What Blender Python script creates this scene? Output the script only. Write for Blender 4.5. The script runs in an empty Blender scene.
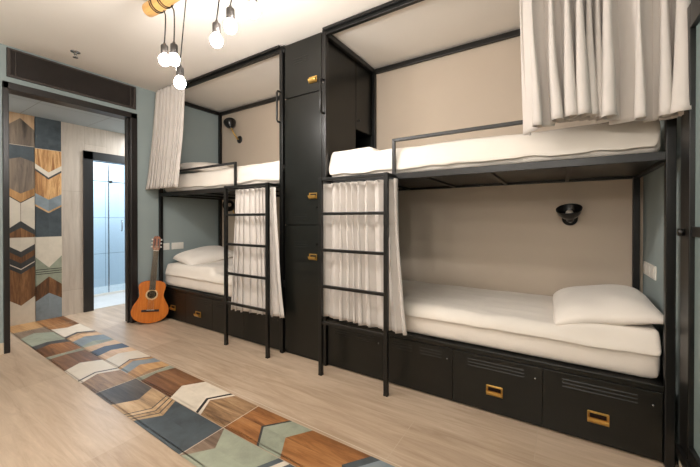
import bpy, bmesh, math, random
from mathutils import Vector, Matrix, noise

random.seed(7)
PI = math.pi
scn = bpy.context.scene
COL = scn.collection

# ------------------------------------------------------------------ materials
def srgb(r, g, b):
    def f(c):
        c /= 255.0
        return c / 12.92 if c <= 0.04045 else ((c + 0.055) / 1.055) ** 2.4
    return (f(r), f(g), f(b), 1.0)

def new_mat(name):
    m = bpy.data.materials.new(name)
    m.use_nodes = True
    return m, m.node_tree.nodes, m.node_tree.links, m.node_tree.nodes['Principled BSDF']

def coords(N, L, scale=(1, 1, 1), loc=(0, 0, 0), rot=(0, 0, 0)):
    tc = N.new('ShaderNodeTexCoord')
    mp = N.new('ShaderNodeMapping')
    mp.inputs['Scale'].default_value = scale
    mp.inputs['Location'].default_value = loc
    mp.inputs['Rotation'].default_value = rot
    L.new(tc.outputs['Object'], mp.inputs['Vector'])
    return mp.outputs['Vector']

def noise_tex(N, L, vec, scale, detail=4, rough=0.55, distort=0.0):
    n = N.new('ShaderNodeTexNoise')
    n.inputs['Scale'].default_value = scale
    n.inputs['Detail'].default_value = detail
    n.inputs['Roughness'].default_value = rough
    n.inputs['Distortion'].default_value = distort
    L.new(vec, n.inputs['Vector'])
    return n.outputs['Fac']

def ramp(N, L, fac, stops):
    r = N.new('ShaderNodeValToRGB')
    e = r.color_ramp.elements
    while len(e) < len(stops):
        e.new(0.5)
    for k, (p, c) in enumerate(stops):
        e[k].position = p
        e[k].color = c
    L.new(fac, r.inputs['Fac'])
    return r.outputs['Color']

def bump(N, L, bsdf, height, strength=0.2, dist=0.01):
    b = N.new('ShaderNodeBump')
    b.inputs['Strength'].default_value = strength
    b.inputs['Distance'].default_value = dist
    L.new(height, b.inputs['Height'])
    L.new(b.outputs['Normal'], bsdf.inputs['Normal'])

def mul(c, k):
    return (min(1, c[0] * k), min(1, c[1] * k), min(1, c[2] * k), 1)

def mottled(name, col, rough=0.6, scale=6.0, var=0.12, spec=0.4, bstr=0.05, bscale=60, metal=0.0, stretch=(1, 1, 1)):
    m, N, L, B = new_mat(name)
    v = coords(N, L, stretch)
    f = noise_tex(N, L, v, scale, 5, 0.6)
    c = ramp(N, L, f, [(0.3, mul(col, 1 - var)), (0.7, mul(col, 1 + var))])
    L.new(c, B.inputs['Base Color'])
    B.inputs['Roughness'].default_value = rough
    B.inputs['Specular IOR Level'].default_value = spec
    B.inputs['Metallic'].default_value = metal
    if bstr:
        bump(N, L, B, noise_tex(N, L, v, bscale, 3), bstr, 0.004)
    return m

def wood(name, dark, light, axis='x', rough=0.45, scale=5.0, mid=None):
    """grain stretched along one axis"""
    m, N, L, B = new_mat(name)
    st = {'x': (0.35, 5.0, 5.0), 'y': (5.0, 0.35, 5.0), 'z': (5.0, 5.0, 0.35)}[axis]
    v = coords(N, L, st)
    f = noise_tex(N, L, v, scale, 8, 0.72, 1.2)
    stops = [(0.30, dark), (0.68, light)]
    if mid:
        stops = [(0.28, dark), (0.48, mid), (0.68, light)]
    c = ramp(N, L, f, stops)
    L.new(c, B.inputs['Base Color'])
    B.inputs['Roughness'].default_value = rough
    B.inputs['Specular IOR Level'].default_value = 0.4
    bump(N, L, B, f, 0.08, 0.003)
    return m

def plank_tile(name, c1, c2, grout, size, off, axis='x', rough=0.33, vertical=False):
    """large wood-look porcelain planks with thin joints"""
    m, N, L, B = new_mat(name)
    tc = N.new('ShaderNodeTexCoord')
    mp = N.new('ShaderNodeMapping')
    mp.inputs['Location'].default_value = off
    if vertical:
        mp.inputs['Rotation'].default_value = (0, math.radians(90), 0)
    L.new(tc.outputs['Object'], mp.inputs['Vector'])
    vec = mp.outputs['Vector']
    br = N.new('ShaderNodeTexBrick')
    br.inputs['Scale'].default_value = 1.0
    br.inputs['Brick Width'].default_value = size[0]
    br.inputs['Row Height'].default_value = size[1]
    br.inputs['Mortar Size'].default_value = 0.0022
    br.inputs['Mortar Smooth'].default_value = 0.2
    br.offset = 0.5
    br.inputs['Color1'].default_value = (0.42, 0.42, 0.42, 1)
    br.inputs['Color2'].default_value = (0.58, 0.58, 0.58, 1)
    br.inputs['Mortar'].default_value = (0.5, 0.5, 0.5, 1)
    L.new(vec, br.inputs['Vector'])
    st = N.new('ShaderNodeMapping')
    st.inputs['Scale'].default_value = (0.7, 7.0, 7.0)
    L.new(vec, st.inputs['Vector'])
    f = noise_tex(N, L, st.outputs['Vector'], 2.6, 9, 0.68, 0.7)
    mixf = N.new('ShaderNodeMath')
    mixf.operation = 'ADD'
    sub = N.new('ShaderNodeMath')
    sub.operation = 'SUBTRACT'
    sub.inputs[1].default_value = 0.5
    L.new(br.outputs['Color'], sub.inputs[0])
    L.new(f, mixf.inputs[0])
    L.new(sub.outputs[0], mixf.inputs[1])
    c = ramp(N, L, mixf.outputs[0], [(0.28, c1), (0.72, c2)])
    mx = N.new('ShaderNodeMixRGB')
    mx.inputs['Color2'].default_value = grout
    L.new(br.outputs['Fac'], mx.inputs['Fac'])
    L.new(c, mx.inputs['Color1'])
    L.new(mx.outputs['Color'], B.inputs['Base Color'])
    B.inputs['Roughness'].default_value = rough
    B.inputs['Specular IOR Level'].default_value = 0.45
    bump(N, L, B, f, 0.05, 0.003)
    return m

def grid_tile(name, col, grout, size, axis, rough=0.2, off=(0, 0, 0)):
    m, N, L, B = new_mat(name)
    tc = N.new('ShaderNodeTexCoord')
    mp = N.new('ShaderNodeMapping')
    mp.inputs['Location'].default_value = off
    if axis == 'x':          # wall in the YZ plane
        mp.inputs['Rotation'].default_value = (PI / 2, 0, PI / 2)
        mp.vector_type = 'POINT'
    elif axis == 'y':
        mp.inputs['Rotation'].default_value = (PI / 2, 0, 0)
    if axis == 'x':
        sep = N.new('ShaderNodeSeparateXYZ')
        com = N.new('ShaderNodeCombineXYZ')
        L.new(tc.outputs['Object'], sep.inputs[0])
        L.new(sep.outputs['Y'], com.inputs['X'])
        L.new(sep.outputs['Z'], com.inputs['Y'])
        mp.inputs['Rotation'].default_value = (0, 0, 0)
        L.new(com.outputs[0], mp.inputs['Vector'])
    else:
        L.new(tc.outputs['Object'], mp.inputs['Vector'])
    br = N.new('ShaderNodeTexBrick')
    br.inputs['Scale'].default_value = 1.0
    br.inputs['Brick Width'].default_value = size[0]
    br.inputs['Row Height'].default_value = size[1]
    br.inputs['Mortar Size'].default_value = 0.003
    br.offset = 0.0
    br.inputs['Color1'].default_value = mul(col, 0.97)
    br.inputs['Color2'].default_value = col
    br.inputs['Mortar'].default_value = grout
    L.new(mp.outputs['Vector'], br.inputs['Vector'])
    L.new(br.outputs['Color'], B.inputs['Base Color'])
    B.inputs['Roughness'].default_value = rough
    return m

def fabric(name, col, rough=0.9, weave=420.0, wr=0.12, wscale=9.0):
    m, N, L, B = new_mat(name)
    v = coords(N, L)
    f = noise_tex(N, L, v, 3.0, 3)
    c = ramp(N, L, f, [(0.3, mul(col, 0.96)), (0.7, mul(col, 1.03))])
    L.new(c, B.inputs['Base Color'])
    B.inputs['Roughness'].default_value = rough
    B.inputs['Specular IOR Level'].default_value = 0.15
    if 'Sheen Weight' in B.inputs:
        B.inputs['Sheen Weight'].default_value = 0.15
    a = N.new('ShaderNodeMath')
    a.operation = 'MULTIPLY_ADD'
    L.new(noise_tex(N, L, v, wscale, 5, 0.55, 0.6), a.inputs[0])
    a.inputs[1].default_value = 5.0
    L.new(noise_tex(N, L, v, weave, 2), a.inputs[2])
    bump(N, L, B, a.outputs[0], wr, 0.006)
    return m

def emit(name, col, s):
    m, N, L, B = new_mat(name)
    B.inputs['Base Color'].default_value = (0.9, 0.88, 0.85, 1)
    B.inputs['Emission Color'].default_value = col
    B.inputs['Emission Strength'].default_value = s
    return m

M = {}
M['black'] = mottled('black painted steel', srgb(15, 15, 14), 0.34, 3.0, 0.25, 0.5, 0.03, 120)
M['locker'] = mottled('black locker steel', srgb(16, 17, 14), 0.33, 3.0, 0.22, 0.45, 0.04, 90)
M['dark_hole'] = mottled('dark slot', srgb(9, 9, 9), 0.7, 3, 0.1, 0.2, 0)
M['frame_brown'] = mottled('dark bronze door frame', srgb(34, 30, 29), 0.35, 4, 0.15, 0.5, 0.02)
M['brass'] = mottled('brass', srgb(222, 182, 104), 0.28, 12, 0.12, 0.5, 0.02, 100, metal=0.9)
M['chrome'] = mottled('chrome', srgb(180, 184, 188), 0.2, 8, 0.05, 0.5, 0, metal=1.0)
M['teal'] = mottled('grey teal wall paint', srgb(153, 165, 165), 0.75, 1.2, 0.03, 0.3, 0.02, 150)
M['beige_wall'] = mottled('taupe wall paint', srgb(200, 185, 168), 0.8, 1.0, 0.03, 0.25, 0.02, 150)
M['white_wall'] = mottled('white wall paint', srgb(226, 220, 210), 0.8, 1.0, 0.02, 0.25, 0.02, 150)
M['ceiling'] = mottled('white ceiling paint', srgb(240, 234, 226), 0.85, 1.0, 0.015, 0.2, 0.02, 120)
M['cream_skirt'] = mottled('cream skirting tile', srgb(214, 200, 178), 0.4, 4, 0.05)
M['floor'] = plank_tile('beige wood look floor tile', srgb(166, 142, 118), srgb(206, 185, 162), srgb(188, 168, 146), (1.20, 0.39), (0.70 + 1.2, -1.405 + 0.39, 0))
M['wall_tile'] = plank_tile('beige wood look wall tile', srgb(172, 158, 144), srgb(202, 189, 175), srgb(166, 153, 139), (1.2, 0.24), (0.3, 0.0, 0), vertical=True)
M['bath_wall'] = grid_tile('white bathroom tile', srgb(208, 220, 230), srgb(104, 118, 130), (0.30, 0.62), 'x', 0.2, (0.17, 0.05, 0))
M['bath_floor'] = mottled('pale stone bathroom floor', srgb(216, 216, 214), 0.4, 5, 0.06)
M['vest_ceiling'] = grid_tile('grey drop ceiling panel', srgb(180, 190, 196), srgb(140, 148, 152), (0.6, 0.6), 'z', 0.8, (0.2, 0.1, 0))
M['sheet'] = fabric('white cotton sheet', srgb(240, 231, 221), 0.9, 500, 0.22, 7)
M['duvet'] = fabric('white duvet cotton', srgb(240, 232, 222), 0.9, 500, 0.28, 5)
M['pillow'] = fabric('white pillow cotton', srgb(242, 234, 225), 0.9, 500, 0.25, 6)
M['curtain'] = fabric('off white curtain cloth', srgb(209, 202, 196), 0.92, 700, 0.10, 14)
M['plate'] = mottled('white plastic', srgb(238, 234, 226), 0.35, 5, 0.01, 0.5, 0)
M['cord'] = mottled('black textile cord', srgb(28, 26, 25), 0.7, 30, 0.1)
M['socket'] = mottled('grey lamp socket', srgb(38, 34, 31), 0.45, 8, 0.1)
M['bulb'] = emit('glowing bulb', (1.0, 0.95, 0.90, 1), 205.0)
M['bulb_off'] = mottled('frosted bulb', srgb(226, 214, 200), 0.3, 5, 0.02, 0.5, 0)
M['beam'] = wood('honey coloured timber', srgb(190, 138, 76), srgb(226, 182, 114), 'x')
M['lamp_black'] = mottled('satin black lamp metal', srgb(18, 18, 18), 0.3, 5, 0.1, 0.5, 0)
M['guitar_top'] = wood('amber guitar top', srgb(178, 92, 24), srgb(210, 122, 40), 'z', 0.25, 6)
M['guitar_side'] = wood('brown guitar side', srgb(96, 38, 14), srgb(140, 62, 24), 'z', 0.25)
M['guitar_dark'] = mottled('dark rosewood', srgb(40, 26, 20), 0.4, 10, 0.2)
M['guitar_head'] = wood('reddish headstock', srgb(112, 60, 32), srgb(156, 88, 50), 'z', 0.3)
M['rosette'] = mottled('pale rosette inlay', srgb(206, 176, 132), 0.4, 80, 0.35, 0.5, 0)
M['nylon'] = mottled('nylon string', srgb(200, 180, 140), 0.3, 10, 0.05, 0.5, 0)
M['grille'] = mottled('dark vent grille', srgb(66, 59, 55), 0.5, 10, 0.15)
M['pane'] = mottled('grey teal frosted pane', srgb(134, 150, 148), 0.3, 2, 0.04, 0.5, 0)

def glass(name, col):
    m, N, L, B = new_mat(name)
    tr = N.new('ShaderNodeBsdfTransparent')
    tr.inputs['Color'].default_value = col
    gl = N.new('ShaderNodeBsdfGlossy')
    gl.inputs['Roughness'].default_value = 0.03
    mx = N.new('ShaderNodeMixShader')
    fr = N.new('ShaderNodeFresnel')
    fr.inputs['IOR'].default_value = 1.45
    L.new(fr.outputs[0], mx.inputs[0])
    L.new(tr.outputs[0], mx.inputs[1])
    L.new(gl.outputs[0], mx.inputs[2])
    L.new(mx.outputs[0], N['Material Output'].inputs['Surface'])
    return m
M['glass'] = glass('clear shower glass', (0.90, 0.95, 0.97, 1))

# ------------------------------------------------------------------ mesh builder
class MB:
    def __init__(self):
        self.v, self.f, self.s = [], [], []
    def add(self, vs, fs, smooth=False):
        o = len(self.v)
        self.v += [Vector(p) for p in vs]
        self.f += [tuple(i + o for i in f) for f in fs]
        self.s += [smooth] * len(fs)
        return self
    def box(self, x0, x1, y0, y1, z0, z1):
        vs = [(x0, y0, z0), (x1, y0, z0), (x1, y1, z0), (x0, y1, z0), (x0, y0, z1), (x1, y0, z1), (x1, y1, z1), (x0, y1, z1)]
        return self.add(vs, [(0, 3, 2, 1), (4, 5, 6, 7), (0, 1, 5, 4), (1, 2, 6, 5), (2, 3, 7, 6), (3, 0, 4, 7)])
    def bar(self, a, b, w, h=None):
        """square bar from a to b"""
        h = h or w
        a, b = Vector(a), Vector(b)
        d = (b - a).normalized()
        up = Vector((0, 0, 1)) if abs(d.z) < 0.9 else Vector((0, 1, 0))
        s = d.cross(up).normalized()
        u = s.cross(d).normalized()
        vs = []
        for p in (a, b):
            for (i, j) in ((-1, -1), (1, -1), (1, 1), (-1, 1)):
                vs.append(p + s * (i * w / 2) + u * (j * h / 2))
        return self.add(vs, [(0, 3, 2, 1), (4, 5, 6, 7), (0, 1, 5, 4), (1, 2, 6, 5), (2, 3, 7, 6), (3, 0, 4, 7)])
    def tube(self, pts, r, n=10, cap=True):
        pts = [Vector(p) for p in pts]
        rs = r if isinstance(r, (list, tuple)) else [r] * len(pts)
        vs, fs = [], []
        ref = None
        for k, p in enumerate(pts):
            d = (pts[min(k + 1, len(pts) - 1)] - pts[max(k - 1, 0)]).normalized()
            if ref is None:
                ref = Vector((0, 0, 1)) if abs(d.z) < 0.9 else Vector((1, 0, 0))
            s = d.cross(ref).normalized()
            u = s.cross(d).normalized()
            ref = u
            for i in range(n):
                t = 2 * PI * i / n
                vs.append(p + (s * math.cos(t) + u * math.sin(t)) * rs[k])
        for k in range(len(pts) - 1):
            for i in range(n):
                j = (i + 1) % n
                fs.append((k * n + i, k * n + j, (k + 1) * n + j, (k + 1) * n + i))
        self.add(vs, fs, True)
        if cap:
            o = len(self.v) - len(vs)
            self.f += [tuple(o + i for i in reversed(range(n))), tuple(o + (len(pts) - 1) * n + i for i in range(n))]
            self.s += [False, False]
        return self
    def lathe(self, prof, c=(0, 0, 0), axis=(0, 0, 1), n=24, smooth=True):
        """profile [(radius, height)] turned round the axis through c"""
        c, ax = Vector(c), Vector(axis).normalized()
        q = Vector((0, 0, 1)).rotation_difference(ax)
        vs, fs = [], []
        for r, h in prof:
            for i in range(n):
                t = 2 * PI * i / n
                vs.append(c + q @ Vector((r * math.cos(t), r * math.sin(t), h)))
        for k in range(len(prof) - 1):
            for i in range(n):
                j = (i + 1) % n
                fs.append((k * n + i, k * n + j, (k + 1) * n + j, (k + 1) * n + i))
        return self.add(vs, fs, smooth)
    def prism(self, outline, axis_vec, smooth_side=False):
        """closed planar outline (3D points) pushed along axis_vec"""
        a = Vector(axis_vec)
        n = len(outline)
        o = [Vector(p) for p in outline]
        self.add(o + [p + a for p in o], [])
        b = len(self.v) - 2 * n
        self.f += [tuple(b + i for i in range(n)), tuple(b + n + i for i in reversed(range(n)))]
        self.s += [False, False]
        for i in range(n):
            j = (i + 1) % n
            self.f.append((b + j, b + i, b + n + i, b + n + j))
            self.s.append(smooth_side)
        return self
    def build(self, name, mat, parent=None, bevel=0.0, segs=2, mats=None, mi=None):
        me = bpy.data.meshes.new(name)
        off = Vector((0, 0, 0))
        if parent is not None:
            off = world_loc(parent)
        me.from_pydata([p - off for p in self.v], [], self.f)
        me.polygons.foreach_set('use_smooth', self.s)
        for mm in (mats or [mat]):
            me.materials.append(mm)
        if mi:
            me.polygons.foreach_set('material_index', mi)
        bm = bmesh.new()
        bm.from_mesh(me)
        bmesh.ops.recalc_face_normals(bm, faces=bm.faces)
        bm.to_mesh(me)
        bm.free()
        me.update()
        o = bpy.data.objects.new(name, me)
        COL.objects.link(o)
        if parent is not None:
            o.parent = parent
        if bevel > 0:
            b = o.modifiers.new('bevel', 'BEVEL')
            b.width = bevel
            b.segments = segs
            b.limit_method = 'ANGLE'
            b.angle_limit = math.radians(40)
            b.harden_normals = False
        return o

def world_loc(o):
    p = Vector((0, 0, 0))
    while o is not None:
        p += Vector(o.location)
        o = o.parent
    return p

def tag(o, label, cat, group=None):
    o['label'] = label
    o['category'] = cat
    if group:
        o['group'] = group
    return o

def thing(name, loc, label, cat, group=None):
    o = bpy.data.objects.new(name, None)
    o.empty_display_size = 0.1
    o.location = loc
    COL.objects.link(o)
    return tag(o, label, cat, group)

def struct(o):
    o['kind'] = 'structure'
    return o

def stuff(o):
    o['kind'] = 'stuff'
    return o

# ------------------------------------------------------------------ key measures (metres)
XW = -4.035           # left wall face
XR = 0.472            # right wall face
YB = 2.925            # back wall face
YF = 2.09             # front plane of the bunks
ZC = 2.66             # ceiling
YREAR = -1.7
VX = -5.0             # far wall of the vestibule
VZ = 2.32             # vestibule ceiling

# ------------------------------------------------------------------ the setting
struct(MB().box(-7.2, XR + 0.1, YREAR - 0.1, 3.4, -0.08, 0.0).build('floor', M['floor']))
struct(MB().box(XW - 0.12, XR + 0.1, YREAR - 0.1, YB + 0.1, ZC, ZC + 0.08).build('ceiling', M['ceiling']))
struct(MB().box(XW - 0.12, XR + 0.1, YB, YB + 0.1, 0, ZC).build('wall_back', M['beige_wall']))
struct(MB().box(XR, XR + 0.1, YREAR, YB, 0, ZC).build('wall_right', M['teal']))
struct(MB().box(XW - 0.12, XR + 0.1, YREAR - 0.1, YREAR, 0, ZC).build('wall_rear', M['white_wall']))
DY0, DY1, DZ = 0.804, 1.785, 2.295
w = MB().box(XW - 0.12, XW, YREAR, DY0, 0, ZC)
w.box(XW - 0.12, XW, DY1, YB, 0, ZC).box(XW - 0.12, XW, DY0, DY1, DZ, ZC)
struct(w.build('wall_left', M['teal']))
b = MB().box(XW, XW + 0.012, YREAR, 0.777, 0, 0.095).box(XW, XW + 0.012, 1.845, 2.08, 0, 0.095)
struct(b.build('baseboard_left', M['cream_skirt']))
struct(MB().box(XR - 0.012, XR, YREAR, 2.06, 0, 0.13).build('baseboard_right', M['cream_skirt']))

# doorway to the vestibule: flat face frame with a deep reveal
d = MB()
fx = XW + 0.022
d.box(XW - 0.13, fx, 0.778, DY0 + 0.012, 0, DZ + 0.049)
d.box(XW - 0.13, fx, DY1 - 0.012, 1.84, 0, DZ + 0.049)
d.box(XW - 0.13, fx, 0.778, 1.84, DZ - 0.012, DZ + 0.05)
d.box(XW - 0.05, XW - 0.03, DY1 - 0.03, DY1 - 0.01, 0, DZ)
struct(d.build('door_1', M['frame_brown'], bevel=0.004))

# vestibule
struct(MB().box(VX - 0.2, XW - 0.12, 0.2, 3.1, VZ, VZ + 0.06).build('ceiling_vestibule', M['vest_ceiling']))
B0, B1, BZ = 1.762, 2.62, 1.915
w = MB().box(VX - 0.12, VX, 0.2, B0, 0, VZ).box(VX - 0.12, VX, B0, B1, BZ, VZ).box(VX - 0.12, VX, B1, 3.1, 0, VZ)
struct(w.build('wall_vestibule', M['wall_tile']))
w = MB().box(VX - 0.12, XW - 0.12, 0.1, 0.2, 0, VZ).box(VX - 0.12, XW - 0.12, 3.1, 3.2, 0, VZ)
struct(w.build('wall_vestibule_ends', M['wall_tile']))
d = MB().box(VX - 0.13, VX + 0.02, B0 - 0.10, B0 + 0.005, 0, BZ + 0.10)
d.box(VX - 0.13, VX + 0.02, B1 - 0.005, B1 + 0.10, 0, BZ + 0.10)
d.box(VX - 0.13, VX + 0.02, B0 - 0.10, B1 + 0.10, BZ - 0.005, BZ + 0.10)
struct(d.build('door_2', M['frame_brown'], bevel=0.004))
# bathroom beyond
w = MB().box(-6.75, -6.65, 1.3, 3.4, 0, 2.45).box(-6.65, VX - 0.12, 3.3, 3.4, 0, 2.45).box(-6.65, VX - 0.12, 1.3, 1.4, 0, 2.45)
struct(w.build('wall_bathroom', M['bath_wall']))
struct(MB().box(-6.75, VX - 0.12, 1.3, 3.4, 2.45, 2.52).build('ceiling_bathroom', M['ceiling']))
struct(MB().box(-6.65, VX - 0.04, 1.4, 3.3, 0.0, 0.004).build('floor_bathroom', M['bath_floor']))

# black framed glazing in the right wall
y0, y1, z0, z1 = 0.60, 1.978, 0.13, 2.03
d = MB()
fx0, fx1 = XR - 0.03, XR + 0.01
d.box(fx0, fx1, y1 - 0.11, y1, z0, z1)
d.box(fx0, fx1, y0, y0 + 0.11, z0, z1)
d.box(fx0, fx1, y0 + 0.11, y1 - 0.11, z1 - 0.10, z1)
d.box(fx0, fx1, y0 + 0.11, y1 - 0.11, z0, z0 + 0.10)
d.box(fx0 - 0.012, fx1, y0, y1, z0, z0 + 0.045)
d.box(fx0 + 0.008, fx1, y0 + 0.11, y1 - 0.11, 1.085, 1.125)
win = struct(d.build('window_1', M['black'], bevel=0.003))
MB().box(XR - 0.012, XR - 0.004, y0 + 0.1, y1 - 0.1, z0 + 0.09, z1 - 0.09).build('pane', M['pane'], win)
MB().lathe([(0, 0), (0.016, 0), (0.016, 0.02), (0, 0.02)], (fx0, y1 - 0.05, 1.10), (-1, 0, 0), 14).build('knob', M['black'], win)

# ------------------------------------------------------------------ chevron tile runner (floor and vestibule wall)
def tile_print(name, cols, axis=None, rough=0.42, scale=5.0):
    """aged print: streaked (axis given) or cloudy; every printed piece gets its own tone and grain"""
    m, N, L, B = new_mat(name)
    st = {None: (1.6, 1.6, 1.6), 'x': (0.45, 5.0, 5.0), 'z': (5.0, 5.0, 0.45)}[axis]
    tc = N.new('ShaderNodeTexCoord')
    geo = N.new('ShaderNodeNewGeometry')
    off = N.new('ShaderNodeVectorMath')
    off.operation = 'MULTIPLY_ADD'
    L.new(geo.outputs['Random Per Island'], off.inputs[0])
    off.inputs[1].default_value = (7.3, 3.1, 5.7)
    L.new(tc.outputs['Object'], off.inputs[2])
    mp = N.new('ShaderNodeMapping')
    mp.inputs['Scale'].default_value = st
    L.new(off.outputs[0], mp.inputs['Vector'])
    v = mp.outputs['Vector']
    f = noise_tex(N, L, v, scale, 9, 0.74, 1.0 if axis else 0.3)
    g = noise_tex(N, L, v, scale * 0.35, 3, 0.5, 0.6)
    a = N.new('ShaderNodeMath')
    a.operation = 'MULTIPLY_ADD'
    L.new(g, a.inputs[0])
    a.inputs[1].default_value = 0.8
    sub = N.new('ShaderNodeMath')
    sub.operation = 'SUBTRACT'
    L.new(f, sub.inputs[0])
    sub.inputs[1].default_value = 0.40
    L.new(sub.outputs[0], a.inputs[2])
    t = N.new('ShaderNodeMath')
    t.operation = 'MULTIPLY_ADD'
    L.new(geo.outputs['Random Per Island'], t.inputs[0])
    t.inputs[1].default_value = 0.18
    L.new(a.outputs[0], t.inputs[2])
    k = len(cols)
    c = ramp(N, L, t.outputs[0], [(0.34 + 0.50 * q / (k - 1), cols[q]) for q in range(k)])
    L.new(c, B.inputs['Base Color'])
    B.inputs['Roughness'].default_value = rough
    B.inputs['Specular IOR Level'].default_value = 0.4
    bump(N, L, B, f, 0.06, 0.003)
    return m

def cloudy(name, col, var, rough=0.42):
    return tile_print(name, [mul(col, 1 - 1.6 * var), col, mul(col, 1 + 1.2 * var)], None, rough, 7.0)

TM = {
    'tan': tile_print('tan tile print', [srgb(160, 116, 72), srgb(196, 152, 102), srgb(208, 168, 120)], 'x'),
    'gbrown': tile_print('grey brown tile print', [srgb(84, 66, 54), srgb(122, 102, 86), srgb(152, 132, 112)], 'x'),
    'sage': cloudy('sage tile print', srgb(146, 150, 132), 0.16),
    'dark': cloudy('charcoal tile print', srgb(60, 60, 60), 0.25),
    'orange': tile_print('orange brown tile print', [srgb(92, 56, 28), srgb(146, 96, 54), srgb(182, 132, 82)], 'x'),
    'brown': tile_print('brown tile print', [srgb(74, 46, 28), srgb(114, 76, 48), srgb(146, 104, 70)], 'x'),
    'white': cloudy('cream tile print', srgb(214, 202, 184), 0.06),
    'lwood': tile_print('light wood tile print', [srgb(120, 96, 72), srgb(184, 152, 114), srgb(206, 178, 142)], 'x'),
    'bwood': tile_print('weathered wood tile print', [srgb(80, 58, 42), srgb(146, 114, 82), srgb(182, 150, 114)], 'x'),
    'dwood': tile_print('dark wood tile print', [srgb(42, 37, 34), srgb(74, 66, 60), srgb(100, 90, 80)], 'x'),
    'slate': cloudy('slate blue tile print', srgb(70, 77, 81), 0.24),
    'blue': cloudy('dusty blue tile print', srgb(130, 140, 145), 0.14),
    'navy': cloudy('navy tile print', srgb(58, 66, 84), 0.2),
    'peach': tile_print('peach tile print', [srgb(182, 142, 104), srgb(210, 172, 132), srgb(222, 188, 150)], 'x'),
    'line': mottled('black tile line', srgb(44, 42, 42), 0.4, 9, 0.1),
    'grout': mottled('pale grout', srgb(206, 190, 170), 0.6, 9, 0.05),
    'zbrown': tile_print('brown wall tile print', [srgb(62, 40, 26), srgb(118, 80, 50), srgb(160, 116, 76)], 'z'),
    'zgrey': tile_print('grey wood wall tile print', [srgb(66, 58, 52), srgb(112, 98, 86), srgb(144, 126, 106)], 'z'),
    'zlight': tile_print('tan wall tile print', [srgb(146, 104, 62), srgb(190, 142, 90), srgb(212, 170, 116)], 'z'),
    'zmix': tile_print('streaked wall tile print', [srgb(74, 44, 26), srgb(176, 126, 78), srgb(222, 176, 120), srgb(150, 98, 56)], 'z'),
    'zpeach': tile_print('peach wall tile print', [srgb(180, 142, 106), srgb(202, 166, 130), srgb(214, 180, 144)], 'z'),
}
TKEYS = list(TM)

def chevrons(bands, c0, c1, place, joint, ax=None):
    """bands: (edge, apex, material); c0/c1 edges across; place(u, c) -> 3D point"""
    mb, mi = MB(), []
    cm = (c0 + c1) / 2 if ax is None else ax
    g = 0.0022
    prev = bands[0]
    for e, a, k in bands[1:]:
        pe, pa = prev[0], prev[1]
        for ca, cb, ua, ub, va, vb in ((c0 + g, cm, pe, pa, e, a), (cm, c1 - g, pa, pe, a, e)):
            mb.add([place(ua, ca), place(ub, cb), place(vb, cb), place(va, ca)], [(0, 1, 2, 3)])
            mi.append(TKEYS.index(k))
        prev = (e, a)
    for u in joint:
        for s in (-1, 1):
            pass
        n = 0.0006
        mb.add([place(u - g, c0, n), place(u - g, c1, n), place(u + g, c1, n), place(u + g, c0, n)], [(0, 1, 2, 3)])
        mi.append(TKEYS.index('grout'))
    lo, hi = bands[0][0], bands[-1][0]
    for c in (c0, c1):
        mb.add([place(lo, c - g), place(lo, c + g), place(hi, c + g), place(hi, c - g)], [(0, 1, 2, 3)])
        mi.append(TKEYS.index('grout'))
    return mb, mi

def on_floor(u, c, n=0.0):
    return (u, c + 0.019 * max(0.0, -1.5 - u), 0.0025 + n)

def on_wall(u, c, n=0.0):
    return (VX + 0.0025 + n, c, u)

A = [(-5.0, -5.0), (-4.66, -4.66, 'tan'), (-4.38, -4.49, 'gbrown'), (-4.02, -4.07, 'sage'), (-3.90, -3.97, 'dark'),
     (-3.615, -3.615, 'orange'), (-3.54, -3.56, 'sage'), (-3.17, -3.254, 'brown'), (-2.90, -2.96, 'white'), (-2.88, -2.94, 'line'),
     (-2.835, -2.91, 'white'), (-2.59, -2.59, 'bwood'), (-2.35, -2.27, 'dwood'), (-2.17, -2.10, 'lwood'), (-2.16, -2.09, 'line'),
     (-2.13, -2.055, 'lwood'), (-2.12, -2.045, 'line'), (-2.09, -2.01, 'lwood'), (-2.08, -2.00, 'line'), (-2.055, -1.965, 'lwood'),
     (-1.566, -1.566, 'slate'), (-1.555, -1.46, 'gbrown'), (-1.14, -1.20, 'sage'), (-1.105, -1.165, 'slate'), (-1.07, -1.13, 'white'),
     (-1.03, -1.09, 'slate'), (-0.545, -0.545, 'bwood'), (-0.3, -0.38, 'white'), (0.0, -0.08, 'brown'), (XR - 0.015, XR - 0.015, 'tan')]
Bb = [(-5.0, -5.0), (-4.49, -4.43, 'orange'), (-4.08, -4.17, 'white'), (-4.03, -4.12, 'dark'), (-3.98, -4.06, 'bwood'), (-3.86, -3.95, 'peach'),
      (-3.65, -3.74, 'blue'), (-3.60, -3.60, 'sage'), (-3.44, -3.49, 'peach'), (-3.28, -3.34, 'navy'), (-3.14, -3.20, 'peach'),
      (-2.90, -2.99, 'white'), (-2.885, -2.975, 'line'), (-2.84, -2.93, 'tan'), (-2.73, -2.81, 'blue'), (-2.60, -2.65, 'tan'), (-2.59, -2.59, 'bwood'),
      (-2.52, -2.555, 'sage'), (-2.12, -2.205, 'brown'), (-1.835, -1.918, 'white'), (-1.812, -1.895, 'line'), (-1.785, -1.878, 'white'),
      (-1.565, -1.565, 'bwood'), (-1.30, -1.40, 'orange'), (-1.285, -1.383, 'dark'), (-1.135, -1.218, 'sage'), (-0.77, -0.86, 'orange'),
      (-0.72, -0.81, 'slate'), (-0.545, -0.545, 'blue'), (-0.25, -0.35, 'brown'), (0.05, -0.05, 'white'), (XR - 0.015, XR - 0.015, 'sage')]
JX = (-4.63, -3.61, -2.59, -1.566, -0.545)
tm = [TM[k] for k in TKEYS]
mb, mi = chevrons(A, 0.900, 1.150, on_floor, JX)
struct(mb.build('floor_tile_strip', None, mats=tm, mi=mi))
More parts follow.
